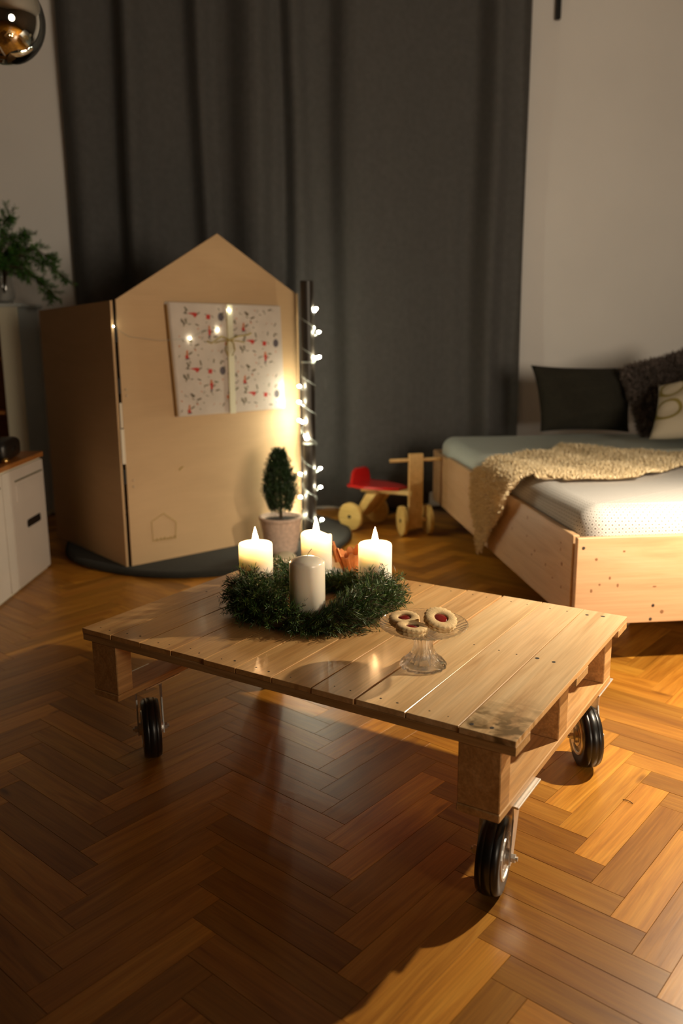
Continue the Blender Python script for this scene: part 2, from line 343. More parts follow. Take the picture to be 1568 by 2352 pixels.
for bx, l in ((.028, .052), (.39, .062), (.767, .066)):
    for ay in (.075, 1.125):
        k = tboard('block', bx, ay, .239+.0662, l, .09, .1324, 'pine_raw', (1., .88, .78), bev=.002)
for ay in (.075, 1.125):
    tboard('bottom_board', .4, ay, .2300, .80, .092, .0178, 'pine_raw', (1.05, .95, .85), bev=.002)
def caster(x, y, ang, plate_rot=0., off=.045):
    """x, y: contact point in table space, ang: rolling direction"""
    c = empty('caster', (x, y, 0), 0); c.parent = tb
    R, w = .083, .047; d = Vector((cos(ang), sin(ang), 0)); s = Vector((-sin(ang), cos(ang), 0)); sw = d*off
    rotm = Matrix((Vector((0, 0, 1)), d, s)).transposed()
    bm = BM(); prof = [(R*.60, -w/2), (R*.74, -w*.52), (R*.93, -w*.5), (R*.985, -w*.33), (R*.996, -w*.22), (R*.986, -w*.20), (R*.986, -w*.185), (R*1.0, -w*.165), (R*1.0, w*.165), (R*.986, w*.185), (R*.986, w*.20), (R*.996, w*.22), (R*.985, w*.33), (R*.93, w*.5), (R*.74, w*.52), (R*.60, w/2)]
    lathe(bm, prof, 48, (0, 0, R), rotm=rotm); obj('tyre', bm, 'rubber', c, smooth=True)
    bm = BM()
    for sg in (-1, 1):
        lathe(bm, [(R*.62, sg*w*.50), (R*.60, sg*w*.56), (R*.52, sg*w*.56), (R*.50, sg*w*.46), (R*.34, sg*w*.44), (R*.32, sg*w*.54), (R*.22, sg*w*.56), (R*.2, sg*w*.7), (R*.12, sg*w*.72)], 32, (0, 0, R), rotm=rotm)
    obj('rim', bm, 'zinc', c, smooth=False)
    bm = BM(); top = .2145
    for sg in (-1, 1):
        o1 = s*(sg*(w/2+.009)); pl = [(-.014, R-.014), (.014, R-.016), (off+.040, .185), (off+.042, top-.006), (off-.040, top-.006), (off-.034, .165)]
        a = [bm.verts.new(o1+d*u+Vector((0, 0, v))) for u, v in pl]; b_ = [bm.verts.new(o1+s*(sg*.0035)+d*u+Vector((0, 0, v))) for u, v in pl]
        bm.faces.new(a); bm.faces.new(b_[::-1])
        for i in range(len(pl)): bm.faces.new((a[i], b_[i], b_[(i+1) % len(pl)], a[(i+1) % len(pl)]))
    box(bm, sw+Vector((0, 0, top-.008)), (.082, w+.025, .004), rot=Matrix.Rotation(ang, 3, 'Z'))
    cyl(bm, sw+Vector((0, 0, top-.012)), sw+Vector((0, 0, top-.001)), .034, .030, 24)
    obj('fork', bm, 'zinc', c)
    bm = BM(); box(bm, sw+Vector((0, 0, top+.0024)), (.135, .128, .005), rot=Matrix.Rotation(plate_rot, 3, 'Z'), bev=.0012); obj('mounting_plate', bm, 'zinc', c)
    bm = BM(); cyl(bm, s*(-(w/2+.026))+Vector((0, 0, R)), s*(w/2+.026)+Vector((0, 0, R)), .005, n=10)
    for sg in (-1, 1): cyl(bm, s*(sg*(w/2+.013))+Vector((0, 0, R)), s*(sg*(w/2+.021))+Vector((0, 0, R)), .0095, n=6)
    obj('axle_bolt', bm, 'zinc', c)
caster(.100, .075, radians(9))
tbz = pi/2-.566966
caster(.725, .066, radians(92)-tbz, 0)
caster(.139, 1.112, radians(107)-tbz, 0)
caster(.70, 1.12, .2, 0)
# casters' plates overhang: the outer boards carry them
# ------------------------------------------------------------------ advent wreath and candles
WC = Vector((-.074, 2.236, TZ))
wr = empty('advent_wreath', WC); tag(wr, 'green fir wreath lying on the pallet table around four white candles', 'wreath')
RM, RT = .182, .052
bm = BM()
rings = []
for i in range(48):
    t = 2*pi*i/48; ring = []
    for k in range(12):
        f = 2*pi*k/12; r = RM+RT*.72*cos(f); ring.append(bm.verts.new((r*cos(t), r*sin(t), .019+.0165*sin(f))))
    rings.append(ring)
for i in range(48):
    A_, B_ = rings[i], rings[(i+1) % 48]
    for k in range(12): bm.faces.new((A_[k], B_[k], B_[(k+1) % 12], A_[(k+1) % 12]))
obj('straw_ring', bm, 'bark', wr)
its = []; stems = BM(); CP = [Vector((-.250, 2.335, 0)), Vector((-.078, 2.482, 0)), Vector((-.092, 2.112, 0)), Vector((.096, 2.318, 0))]
for q in range(1300):
    t = random.uniform(0, 2*pi); f = random.uniform(-.35, pi+.35) if random.random() < .8 else random.uniform(0, 2*pi)
    base = Vector(((RM+RT*.6*cos(f))*cos(t), (RM+RT*.6*cos(f))*sin(t), .036+.030*sin(f)))
    back = max(0, cos(t-radians(62)))**3; front = max(0, cos(t+radians(97)))**10; base.z *= 1-.55*back-.5*front
    tang = Vector((-sin(t), cos(t), 0)); out = Vector((cos(t)*cos(f), sin(t)*cos(f), sin(f)))
    d = (tang*random.uniform(.5, 1.)+out*random.uniform(.25, .75)+rv(.25)); d.z *= 1-.8*back-.85*front; d.normalize(); L = random.uniform(.035, .062)
    near = min((WC+base+d*L*.7-Vector((c.x, c.y, (WC+base).z))).length for c in CP)
    if near < .06: L *= .55; d = (d+Vector((0, 0, -.6))).normalized()
    nn = int(L/.0022)
    for k in range(nn):
        s = k/nn; p = base+d*(L*s)+out*(.012*s*s); p.z = max(p.z, .006)
        nd = (perp(d)*1.0+d*.75).normalized(); ln = random.uniform(.018, .029)*(1-.3*s)
        q_ = p+nd*ln; q_.z = max(q_.z, .002)
        if any((WC+z_-Vector((c.x, c.y, (WC+z_).z))).length < .0515 and z_.z > .030 for c in CP for z_ in (p, q_)): continue
        its.append((p, q_, .0024, perp(nd)))
    stems_p = [base, base+d*L*.5, base+d*L]
    for v in stems_p: v.z = max(v.z, .003)
    tube(stems, stems_p, .0011, 3)
blades('fir_needles', its, 'needle', wr)
o = obj('twigs', stems, 'bark', wr); o['kind'] = 'stuff'
its = []   # a few paler sprigs sticking up in front of the right-hand candle
for bx, by, bz, dx, dy, dz in [(.075, 2.235, .07, .1, -.1, .9), (.06, 2.225, .066, -.15, -.2, .9), (.09, 2.23, .066, .5, -.2, .75), (.11, 2.24, .06, .7, -.1, .5), (-.17, 2.13, .055, -.2, -.7, .4), (-.20, 2.12, .05, .3, -.8, .3), (-.15, 2.10, .05, .1, -.9, .2), (.02, 2.17, .06, .4, -.6, .4)]:
    for k in range(7):
        p = Vector((bx, by, TZ+bz))-WC+rv(.008); d = (Vector((dx, dy, dz))+rv(.3)).normalized()
        its.append((p, p+d*random.uniform(.028, .048), .003, perp(d)))
MT['sprig'] = plain('pale_sprig', (.16, .17, .07), .6)
blades('pale_sprigs', its, 'sprig', wr)

def candle(c, base, h, r, label, lit=True, wickd=(0, 0), melt=0.):
    o = empty('candle', (c.x, c.y, base)); tag(o, label, 'candle', 'pillar candles on the advent wreath'); bm = BM(); n = 48
    if lit:
        prof = [(r*.93, 0), (r, .003), (r, h*.5), (r, h-.006), (r*.97, h-.0015), (r*.93, h), (r*.89, h-.002), (r*.84, h-.012), (r*.80, h-.030), (r*.70, h-.0385), (r*.4, h-.040), (r*.12, h-.040)]
        fl = (lambda t, rad, z: 0)
    else:
        prof = [(r*.92, 0), (r, .003), (r, h-.008), (r*.985, h-.001), (r*.95, h+.003), (r*.75, h+.0085), (r*.5, h+.013), (r*.25, h+.0155), (r*.06, h+.0165)]
    rings = []
    lathe(bm, prof, n)
    if melt:
        for v in bm.verts:
            if v.co.z > h*.9 and v.co.xy.length > r*.86: v.co.z -= melt*max(0, sin(atan2(v.co.y, v.co.x)*1+.9))**4*min(1, (v.co.z-h*.9)/(h*.08))*.012; v.co.x += .002*sin(3*atan2(v.co.y, v.co.x))
    obj('wax_body', bm, 'wax' if lit else 'wax_cold', o, smooth=True)
    zt = h-.040 if lit else h+.016
    bm = BM()
    if lit: tube(bm, [(0, 0, zt-.001), (0, 0, zt+.020), (.001, .0, zt+.032)], .0013, 6)
    else: tube(bm, [(0, 0, zt-.002), (.004, 0, zt+.008), (.013, -.001, zt+.020)], .0011, 6)
    obj('wick', bm, 'wick_burnt' if lit else 'wick', o)
    if lit:
        bm = BM(); fh = .062
        pr = [(.0008, 0), (.0060, .004), (.0092, .012), (.0098, .021), (.0080, .033), (.0052, .045), (.0024, .055), (.0004, fh)]
        lathe(bm, pr, 16, (0, 0, h-.014)); obj('flame', bm, 'flame', o, smooth=True)
    return o
candle(CP[0], TZ+.038, .125, .0495, 'burning white pillar candle on the left side of the wreath')
candle(CP[1], TZ+.040, .118, .0475, 'burning white pillar candle at the back of the wreath with uneven rim', melt=1.)
candle(CP[2], TZ+.030, .136, .0475, 'unlit cream pillar candle with domed top at the front of the wreath', lit=False)
candle(CP[3], TZ+.038, .126, .0485, 'burning white pillar candle on the right side of the wreath')

# copper crown ornament behind the wreath
cr = empty('crown_ornament', (.035, 2.600, TZ+.001), 0, rot=(radians(4), radians(-9), radians(20))); tag(cr, 'small copper coloured jagged crown ornament behind the wreath', 'ornament')
bm = BM(); n = 40; R0, R1 = .030, .052; inn, out_ = [], []
for i in range(n):
    t = 2*pi*i/n; jag = .062+.010*(1 if (i % 4) in (0, 1) else 0)+.004*sin(3*t); 
    if i in (18, 19): jag = .112
    if i in (22, 23): jag = .096
    for lst, k in ((out_, 1.), (inn, .90)):
        lst.append((bm.verts.new((R0*k*cos(t), R0*k*sin(t), .003)), bm.verts.new((R1*k*cos(t), R1*k*sin(t)*.8, jag)), ))
for i in range(n):
    j = (i+1) % n
    bm.faces.new((out_[i][0], out_[j][0], out_[j][1], out_[i][1])); bm.faces.new((inn[i][0], inn[i][1], inn[j][1], inn[j][0])); bm.faces.new((out_[i][1], out_[j][1], inn[j][1], inn[i][1]))
bm.faces.new([o_[0] for o_ in out_])
obj('crown_band', bm, 'copper', cr)
bm = BM()
for x0, l, tlt in ((-.052, .060, -.15), (-.043, .050, -.30)):
    tube(bm, [(x0, -.01, .050), (x0+tlt*.03, -.012, .050+l*.6), (x0+tlt*.04, -.012, .050+l)], .0062, 8, lambda s: 1.-.3*s)
obj('prong', bm, 'copper', cr)

# ------------------------------------------------------------------ glass cake stand with cookies
SX, SY = .186, 1.806
st = empty('cake_stand', (SX, SY, TZ)); tag(st, 'small clear pressed glass cake stand holding three jam cookies', 'cake stand')
fl = lambda t, r, z: .035*cos(16*t)
bm = BM(); lathe(bm, [(.030, .0006), (.052, .0006), (.0535, .004), (.052, .009), (.046, .016), (.036, .024), (.028, .034), (.0225, .046), (.021, .060), (.022, .072), (.026, .080), (.030, .0835), (.014, .0835), (.012, .07), (.012, .04), (.016, .026), (.024, .014), (.030, .008)], 96, flute=fl); 
bm2 = bm; me = obj('foot', bm, 'glass', st, smooth=True)
bm = BM(); nseg = 144
def swirl(r, th): 
    return .0015*sin(36*(th+6*(r-.04)))*min(1, max(0, (r-.028)/.02))
prof = [(.0005, .0845), (.030, .0845), (.05, .0855), (.072, .0895), (.090, .0960), (.0985, .1005), (.1010, .1030), (.1000, .1050), (.0965, .1035), (.086, .0980), (.070, .0918), (.05, .0878), (.028, .0868), (.0005, .0868)]
rings = []
for j, (r, z) in enumerate(prof):
    ring = []
    for i in range(nseg):
        t = 2*pi*i/nseg; zz = z+(swirl(r, t) if j < 7 else 0); rr_ = r*(1+(.012*abs(sin(18*t)) if r > .095 else 0)); ring.append(bm.verts.new((rr_*cos(t), rr_*sin(t), zz)))
    rings.append(ring)
for a, b_ in zip(rings, rings[1:]):
    for i in range(nseg): bm.faces.new((a[i], a[(i+1) % nseg], b_[(i+1) % nseg], b_[i]))
bmesh.ops.remove_doubles(bm, verts=bm.verts, dist=.00001)
obj('plate', bm, 'glass', st, smooth=True)
def cookie(loc, rot, R, label):
    o = empty('jam_cookie', loc, rot=rot); tag(o, label, 'cookie', 'jam cookies on the glass stand'); n = 56
    for lay in (0, 1):
        bm = BM(); z0 = .001+lay*.0088; h = .0080
        sc = lambda t: 1+.045*cos(19*t+lay*1.3)
        def rg(rf, z, inner=False): return [bm.verts.new(((rf if inner else rf*sc(2*pi*i/n))*cos(2*pi*i/n), (rf if inner else rf*sc(2*pi*i/n))*sin(2*pi*i/n), z+random.uniform(-.0002, .0002))) for i in range(n)]
        hole = R*.42 if lay else R*.05
        rs = [rg(hole, z0, True), rg(R*.95, z0), rg(R, z0+.0015), rg(R, z0+h-.002), rg(R*.955, z0+h), rg(R*.7, z0+h+.0008), rg(hole+.002, z0+h+.0004, True), rg(hole, z0+h-.0014, True)]
        rs.append(rs[0])
        for a, b_ in zip(rs, rs[1:]):
            for i in range(n): bm.faces.new((a[i], a[(i+1) % n], b_[(i+1) % n], b_[i]))
        obj('biscuit', bm, 'cookie', o, smooth=True)
    bm = BM(); lathe(bm, [(R*.412, .0096), (R*.412, .0146), (R*.36, .0162), (R*.1, .0168)], 28); obj('jam', bm, 'jam', o, smooth=True)
    return o
PZ = TZ+.0882
cookie((SX-.042, SY+.030, PZ+.004), (radians(6), radians(-2), .3), .0350, 'jam cookie lying flat at the back left of the glass stand')
cookie((SX-.030, SY-.030, PZ+.0035), (radians(4), radians(3), 1.1), .0350, 'jam cookie lying flat at the front left of the glass stand')
cookie((SX+.036, SY+.000, PZ+.0155), (radians(20), radians(11), 0.), .0375, 'jam cookie tilted on the right, leaning on the two others')

# fir needle lost on the floor
bm = BM(); tube(bm, [(0, 0, .001), (.012, .004, .003), (.026, .004, .001)], .0009, 5); tag(obj('fir_needle', bm, 'bark', loc=(.705, 1.90, .0), rot=(0, 0, -.9)), 'single brown fir needle on the parquet right of the pallet table', 'needle')

# ------------------------------------------------------------------ bed
bd = Vector((-.1023, .9948, 0)); bn = Vector((.9948, .1023, 0)); BP = Vector((.803, 2.742, 0))
bed = empty('bed_frame', BP, atan2(bn.y, bn.x)); tag(bed, 'low pale pine bed frame of wide knotty boards beside the pallet table', 'bed')
# local x = along the front (right), local y = away from the viewer
def bboard(name, c, s, mat='bedwood', col=(1, 1, 1), along='x'):
    bm = BM(); l, w, t = s; box(bm, (0, 0, 0), (l, w, t), bev=.002)
    o = obj(name, bm, mat, bed, loc=c, rot=(0, 0, 0 if along == 'x' else pi/2)); o.color = (*col, 1); return o
BL, BW = 2.30, 2.06
bboard('front_board', (BW/2, .012, .316), (BW, .024, .312), col=(1.05, 1., .95))
bboard('side_board', (.012, .024+.965, .316), (1.93-.04, .024, .312), col=(.98, .97, .92), along='y')
bboard('side_board', (.012, 1.925+.19, .310), (.38, .024, .300), col=(.9, .85, .72), along='y')
bboard('side_board', (BW-.012, 1.15, .316), (2.25, .024, .312), along='y')
bboard('back_board', (BW/2, 2.31, .316), (BW, .024, .30))
bboard('slat_base', (BW/2, 1.16, .32), (BW-.06, 2.24, .03), col=(.8, .7, .6))
for x, y in ((.35, .45), (BW-.35, .45), (.35, 1.9), (BW-.35, 1.9)):
    bm = BM(); box(bm, (0, 0, 0), (.10, .10, .305), bev=.004); obj('leg', bm, 'bedwood', bed, loc=(x, y, .1525))
sm = BM(); cyl(sm, (0, 0, 0), (0, -.0016, 0), .0062, .0045, 8); SCR = bpy.data.meshes.new('screw'); sm.to_mesh(SCR); sm.free(); SCR.materials.append(MT['wood_screw'])
for x, z in ((.022, .437), (.052, .205), (.285, .222), (.279, .172), (.60, .437), (.65, .205)): link('screw', SCR, None, bed, loc=(x, 0, z))
km = BM(); lathe(km, [(.0085, 0), (.007, .0006), (.001, .0008)], 10); KN = bpy.data.meshes.new('knot'); bmesh.ops.rotate(km, verts=km.verts, matrix=Matrix.Rotation(radians(90), 3, 'X')); km.to_mesh(KN); km.free(); KN.materials.append(MT['knotwood'])
rgk = random.Random(12)
for k in range(26):
    if k % 2: kn = link('knot', KN, None, bed, loc=(rgk.uniform(.05, .75), 0, rgk.uniform(.19, .44)))
    else: kn = link('knot', KN, None, bed, loc=(0, rgk.uniform(.1, 1.0), rgk.uniform(.19, .44)), rot=(0, 0, -pi/2))
    kn.scale = (rgk.uniform(.35, 1.), 1, rgk.uniform(.35, .9))
# mattress with sheet
def rounded_slab(x0, x1, y0, y1, z0, z1, r, nx=40, ny=40, bulge=0.):
    bm = BM(); uv = bm.loops.layers.uv.new('UVMap'); grid = []
    def corner(x, y, rr_):   # clamp into rounded rectangle
        return x, y
    prof = [(0, z0), (0, z0+(z1-z0)*.25), (.0, z0+(z1-z0)*.45)] + [(r*(1-cos(a)), z1-r+r*sin(a)) for a in [radians(k) for k in (10, 25, 40, 55, 70, 82, 90)]]
    per = []
    rc = .09; N = 14
    cs = [(x1-rc, y0+rc, -pi/2), (x1-rc, y1-rc, 0), (x0+rc, y1-rc, pi/2), (x0+rc, y0+rc, pi)]
    for k, (cx, cy, a0) in enumerate(cs):
        for i in range(N+1): a = a0+pi/2*i/N; per.append((Vector((cx+rc*cos(a), cy+rc*sin(a), 0)), Vector((cos(a), sin(a), 0))))
        nx_c = cs[(k+1) % 4]; a = a0+pi/2; p = Vector((cx+rc*cos(a), cy+rc*sin(a), 0)); q = Vector((nx_c[0]+rc*cos(a), nx_c[1]+rc*sin(a), 0)); m = 24
        for i in range(1, m): per.append((p.lerp(q, i/m), Vector((cos(a), sin(a), 0))))
    acc = [0.]
    for i in range(1, len(per)): acc.append(acc[-1]+(per[i][0]-per[i-1][0]).length)
    rings = []
    for ins, z in prof: rings.append([bm.verts.new(p-n_*ins+Vector((0, 0, z+.004*sin(acc[i]*7)*(z > z1-.06)))) for i, (p, n_) in enumerate(per)])
    npr = len(per); arc = [0.]
    for j in range(1, len(prof)): arc.append(arc[-1]+sqrt((prof[j][0]-prof[j-1][0])**2+(prof[j][1]-prof[j-1][1])**2))
    for j in range(len(rings)-1):
        for i in range(npr):
            k = (i+1) % npr; f = bm.faces.new((rings[j][i], rings[j][k], rings[j+1][k], rings[j+1][i])); f.smooth = True
            a1 = acc[k] if k else acc[-1]+.01
            for lp, c_ in zip(f.loops, ((acc[i], arc[j]), (a1, arc[j]), (a1, arc[j+1]), (acc[i], arc[j+1]))): lp[uv].uv = c_
    f = bm.faces.new(rings[-1]); f.smooth = False
    for lp in f.loops: lp[uv].uv = (lp.vert.co.x, lp.vert.co.y)
    bm.faces.new(rings[0][::-1]); return bm
def bedw(x, y, z): return BP+bn*x+bd*y+Vector((0, 0, z))
bm = rounded_slab(.03, BW-.03, .03, 1.42, .337, .562, .085)
mt = obj('mattress', bm, 'sheet', loc=BP, rot=(0, 0, atan2(bn.y, bn.x))); tag(mt, 'front mattress in a white sheet with small diamond pattern, brightly lit', 'mattress')
bm = rounded_slab(.03, BW-.03, 1.425, 2.29, .337, .552, .07)
mt2 = obj('mattress', bm, 'sheet_blue', loc=BP, rot=(0, 0, atan2(bn.y, bn.x))); tag(mt2, 'rear mattress in a plain pale blue grey sheet, below the pillows', 'mattress')

# sheepskin: outline on top, hanging over the left side of the bed
sk = empty('sheepskin', bedw(.0, .9, .56), atan2(bn.y, bn.x)); tag(sk, 'cream sheepskin lying across the mattress and hanging over the bed side', 'sheepskin')
import bisect
topo = [(.667, 3.856), (.867, 4.029), (1.025, 4.081), (1.165, 4.40), (1.235, 4.276), (1.379, 4.269), (1.511, 4.10), (1.62, 4.02), (1.70, 3.95), (1.66, 3.80), (1.509, 3.624), (1.375, 3.512), (1.198, 3.326), (1.035, 3.149), (.96, 3.236), (.90, 3.339), (.79, 3.35), (.70, 3.38)]
def tolocal(x, y): v = Vector((x, y, 0))-BP; return v.dot(bn), v.dot(bd)
poly = [tolocal(*p) for p in topo]
# unroll: u<0 is the part hanging down
flat = [(-.34, 1.16), (-.20, 1.22), (-.06, 1.25)] + poly[0:1] + poly[1:-1] + [(.10, .72), (-.02, .62), (-.16, .74), (-.30, .93), (-.41, 1.04), (-.43, 1.10)]
def inside(u, v):
    c_ = False; n = len(flat)
    for i in range(n):
        x1, y1 = flat[i]; x2, y2 = flat[(i+1) % n]
        if (y1 > v) != (y2 > v) and u < (x2-x1)*(v-y1)/(y2-y1)+x1: c_ = not c_
    return c_
def drape(u, v, h=0.):
    rnd = .05
    wob = .006*sin(19*u+7*v)+.005*sin(23*v-11*u)
    if u > rnd: return Vector((u, v, .574+wob+h)), Vector((0, 0, 1))
    a = min(pi/2, (rnd-u)/.075); 
    if a < pi/2: return Vector((rnd-.085*sin(a)*(1), v, .574-.075*(1-cos(a))+wob*.5))+Vector((-sin(a), 0, cos(a)))*h, Vector((-sin(a), 0, cos(a)))
    z = .574-.075-((rnd-u)-.118)
    return Vector((rnd-.085-.004+wob*.6-h, v, z)), Vector((-1, 0, 0))
bm = BM(); step = .02; vm = {}
us = [(-.44+step*i) for i in range(72)]; vs_ = [(.55+step*i) for i in range(60)]
for i, u in enumerate(us[:-1]):
    for j, v in enumerate(vs_[:-1]):
        if inside(u+step/2, v+step/2):
            q = []
            for (a, b_) in ((i, j), (i+1, j), (i+1, j+1), (i, j+1)):
                if (a, b_) not in vm: vm[(a, b_)] = bm.verts.new(drape(us[a], vs_[b_])[0]-Vector((0, .9, .56)))
                q.append(vm[(a, b_)])
            bm.faces.new(q)
r_ = bmesh.ops.solidify(bm, geom=list(bm.faces), thickness=.006)
obj('hide', bm, 'fleece_base', sk, smooth=True)
its = []
rg = random.Random(3); cnt = 0
while cnt < 26000:
    u, v = rg.uniform(-.44, 1.0), rg.uniform(.55, 1.75)
    if not inside(u, v): continue
    cnt += 1
    p, n_ = drape(u, v, .001); lean = Vector((rg.uniform(-1, 1), rg.uniform(-1, 1), rg.uniform(-.6, .3)))*.8+Vector((.5*sin(9*v+4*u), .5*cos(7*u), 0))
    d = (n_+lean*.9).normalized(); p = p-Vector((0, .9, .56)); L = rg.uniform(.012, .026)
    its.append((p, p+d*L, .0045, perp(d)))
blades('fleece', its, 'fleece', sk)

# pillows
def pillow(name, w, h, t, loc, rot, mat, n=22, pinch=.9, crumple=.012, seed=1, taper=0.):
    bm = BM(); rg = random.Random(seed); ph = [rg.uniform(0, 6) for _ in range(6)]
    def P_(i, j, s):
        u, v = -1+2*i/n, -1+2*j/n
        k = (1-abs(u)**2.6)*(1-abs(v)**2.6); th = t/2*max(0, k)**.55
        x = u*w/2*(1-.09*(1-abs(u)**2)*0-.10*(1-v*v)*abs(u)**3*0+0); x *= 1-.07*(1-abs(v)**2.5)*abs(u)**4; z = v*h/2*(1-.07*(1-abs(u)**2.5)*abs(v)**4)
        x *= 1-taper*(1-v)/2; cr_ = crumple*k*(sin(5*u+ph[0]+2*v)+.6*sin(9*v+ph[1]-3*u))
        return (x, s*th+cr_*s, z)
    ft = [[bm.verts.new(P_(i, j, -1)) for j in range(n+1)] for i in range(n+1)]
    bk = [[(ft[i][j] if i in (0, n) or j in (0, n) else bm.verts.new(P_(i, j, 1))) for j in range(n+1)] for i in range(n+1)]
    for i in range(n):
        for j in range(n):
            bm.faces.new((ft[i][j], ft[i+1][j], ft[i+1][j+1], ft[i][j+1])); bm.faces.new((bk[i][j], bk[i][j+1], bk[i+1][j+1], bk[i+1][j]))
    return obj(name, bm, mat, loc=loc, rot=rot, smooth=True)
p1 = pillow('pillow', .66, .40, .18, (1.47, 5.04, .768), (radians(-14), radians(1.5), radians(6)), 'pillow_dark', seed=2, taper=.16, crumple=.02)
tag(p1, 'flat dark olive brown cushion standing against the wall, leftmost on the bed', 'pillow', None)
p2 = empty('fluffy_pillow', (1.925, 4.94, .795), rot=(radians(-14), radians(-14), radians(8))); tag(p2, 'taupe faux fur pillow leaning between the dark cushion and the cream pillow', 'pillow')
co = pillow('pillow_body', .40, .42, .17, (0, 0, 0), (0, 0, 0), 'fur_grey_base', seed=5); co.parent = p2
its = []; me = co.data; rg = random.Random(4)
for po in me.polygons:
    vv = [me.vertices[i].co for i in po.vertices]; n_ = (vv[2]-vv[0]).cross(vv[3]-vv[1])
    if n_.length < 1e-8: continue
    n_.normalize()
    if n_.y*(po.center.y) < 0: n_ = -n_
    rim = Vector((po.center.x, 0, po.center.z)); rim = rim.normalized()*max(0, rim.length-.14)*5
    for k in range(18):
        p = vv[0].lerp(vv[1], rg.random()).lerp(vv[3].lerp(vv[2], rg.random()), rg.random()); d = (n_*.8+rim+rv(.55)+Vector((0, 0, -.15))).normalized(); its.append((p.copy(), p+d*rg.uniform(.03, .06), .008, perp(d)))
blades('fur', its, 'fur_grey', p2)
p3 = pillow('pillow', .48, .44, .17, (1.93, 4.47, .755), (radians(-52), radians(-6), radians(-30)), 'pillow_white', seed=8)
tag(p3, 'cream pillow printed with olive rings at the right edge of the bed', 'pillow')

# ------------------------------------------------------------------ wooden trike
tr = empty('ride_on_trike', (.285, 4.885, 0), atan2(-.23, .295)); tag(tr, 'wooden ride-on toy trike with red seat standing before the curtain', 'toy')
# local x forward (towards front wheels), local y to the child's left
def wheel(x, y, r, w, mat, side):
    bm = BM(); cyl(bm, (x, y-w/2, r), (x, y+w/2, r), r, n=40); bmesh.ops.bevel(bm, geom=[e for e in bm.edges if abs(e.calc_face_angle(0)) > 1.], offset=.003, segments=2, affect='EDGES')
    wo = obj('wheel', bm, mat, tr, smooth=False); bm = BM(); cyl(bm, (x, y+side*(w/2), r), (x, y+side*(w/2+.004), r), .011, n=10); obj('hub_cap', bm, 'nail', wo)
wheel(-.187, -.135, .085, .024, 'yellowwood', -1); wheel(-.187, .135, .085, .024, 'yellowwood', 1)

bm = BM(); cyl(bm, (-.187, -.12, .085), (-.187, .12, .085), .010, n=12); obj('rear_axle', bm, 'toywood', tr)
FROT = Matrix.Rotation(radians(-39), 4, 'Z')     # the steering is turned
def fpart(name, bm, mat):
    bmesh.ops.transform(bm, matrix=Matrix.Translation((.187, 0, 0)) @ FROT, verts=bm.verts); return obj(name, bm, mat, tr)
for sd in (-1, 1):
    bm = BM(); cyl(bm, (0, sd*.078-.011, .088), (0, sd*.078+.011, .088), .088, n=40); wo = fpart('wheel', bm, 'yellowwood')
    bm = BM(); cyl(bm, (0, sd*.089, .088), (0, sd*.093, .088), .011, n=10); bmesh.ops.transform(bm, matrix=Matrix.Translation((.187, 0, 0)) @ FROT, verts=bm.verts); obj('hub_cap', bm, 'nail', wo)
bm = BM(); cyl(bm, (0, -.07, .088), (0, .07, .088), .010, n=12); fpart('front_axle', bm, 'toywood')
bm = BM(); box(bm, (0, 0, .262), (.030, .085, .44), bev=.003); fpart('steering_post', bm, 'toywood')
bm = BM(); cyl(bm, (0, -.155, .445), (0, .155, .445), .011, n=12); fpart('handlebar', bm, 'toywood')
bm = BM(); box(bm, (.0, 0, .243), (.37, .075, .028), rot=Matrix.Rotation(radians(-2), 3, 'Y'), bev=.003); obj('frame_beam', bm, 'yellowwood', tr)
bm = BM(); prism(bm, [(-.20, .075), (-.155, .075), (-.03, .232), (-.10, .232)], -.095, -.072); obj('rear_strut', bm, 'yellowwood', tr)
bm = BM(); prism(bm, [(-.20, .075), (-.155, .075), (-.03, .232), (-.10, .232)], .072, .095); obj('rear_strut', bm, 'yellowwood', tr)
bm = BM(); box(bm, (-.115, 0, .155), (.014, .145, .20), rot=Matrix.Rotation(radians(38), 3, 'Y'), bev=.002); obj('rear_panel', bm, 'toywood', tr)
bm = BM(); pl = [(-.23, -.11), (-.10, -.12), (.02, -.085), (.10, -.045), (.10, .045), (.02, .085), (-.10, .12), (-.23, .11)]; prism(bm, pl, .259, .275, 'z'); obj('seat', bm, 'redpaint', tr)
bm = BM(); prism(bm, [(-.095, .275), (.095, .275), (.075, .345), (.045, .365), (-.045, .365), (-.075, .345)], -.222, -.204, 'x'); obj('seat_back', bm, 'redpaint', tr)

# ------------------------------------------------------------------ round rug
bm = BM(); lathe(bm, [(.05, .001), (.80, .001), (.815, .012), (.81, .026), (.785, .034), (.05, .034)], 96, flute=lambda t, r, z: .012*sin(3*t+1)+.006*sin(7*t) if r > .5 else 0)
tag(obj('round_rug', bm, 'rug', loc=(-.765, 4.70, 0), smooth=True), 'dark round wool rug under the playhouse on the parquet', 'rug')

# ------------------------------------------------------------------ playhouse
RZ = .035
HL = Vector((-1.046, 3.998, RZ)); HR = Vector((-.238, 4.685, RZ)); hd = (HR-HL).normalized(); hw = (HR-HL).length; hz = atan2(hd.y, hd.x)
ph = empty('playhouse', HL, hz); tag(ph, 'folding cardboard coloured playhouse screen with a pointed roof gable behind the table', 'playhouse')
bm = BM(); prism(bm, [(0, 0), (hw, 0), (hw-.01, 1.345), (.568, 1.622), (0, 1.290)], .0, .012); obj('front_panel', bm, 'plywood', ph)
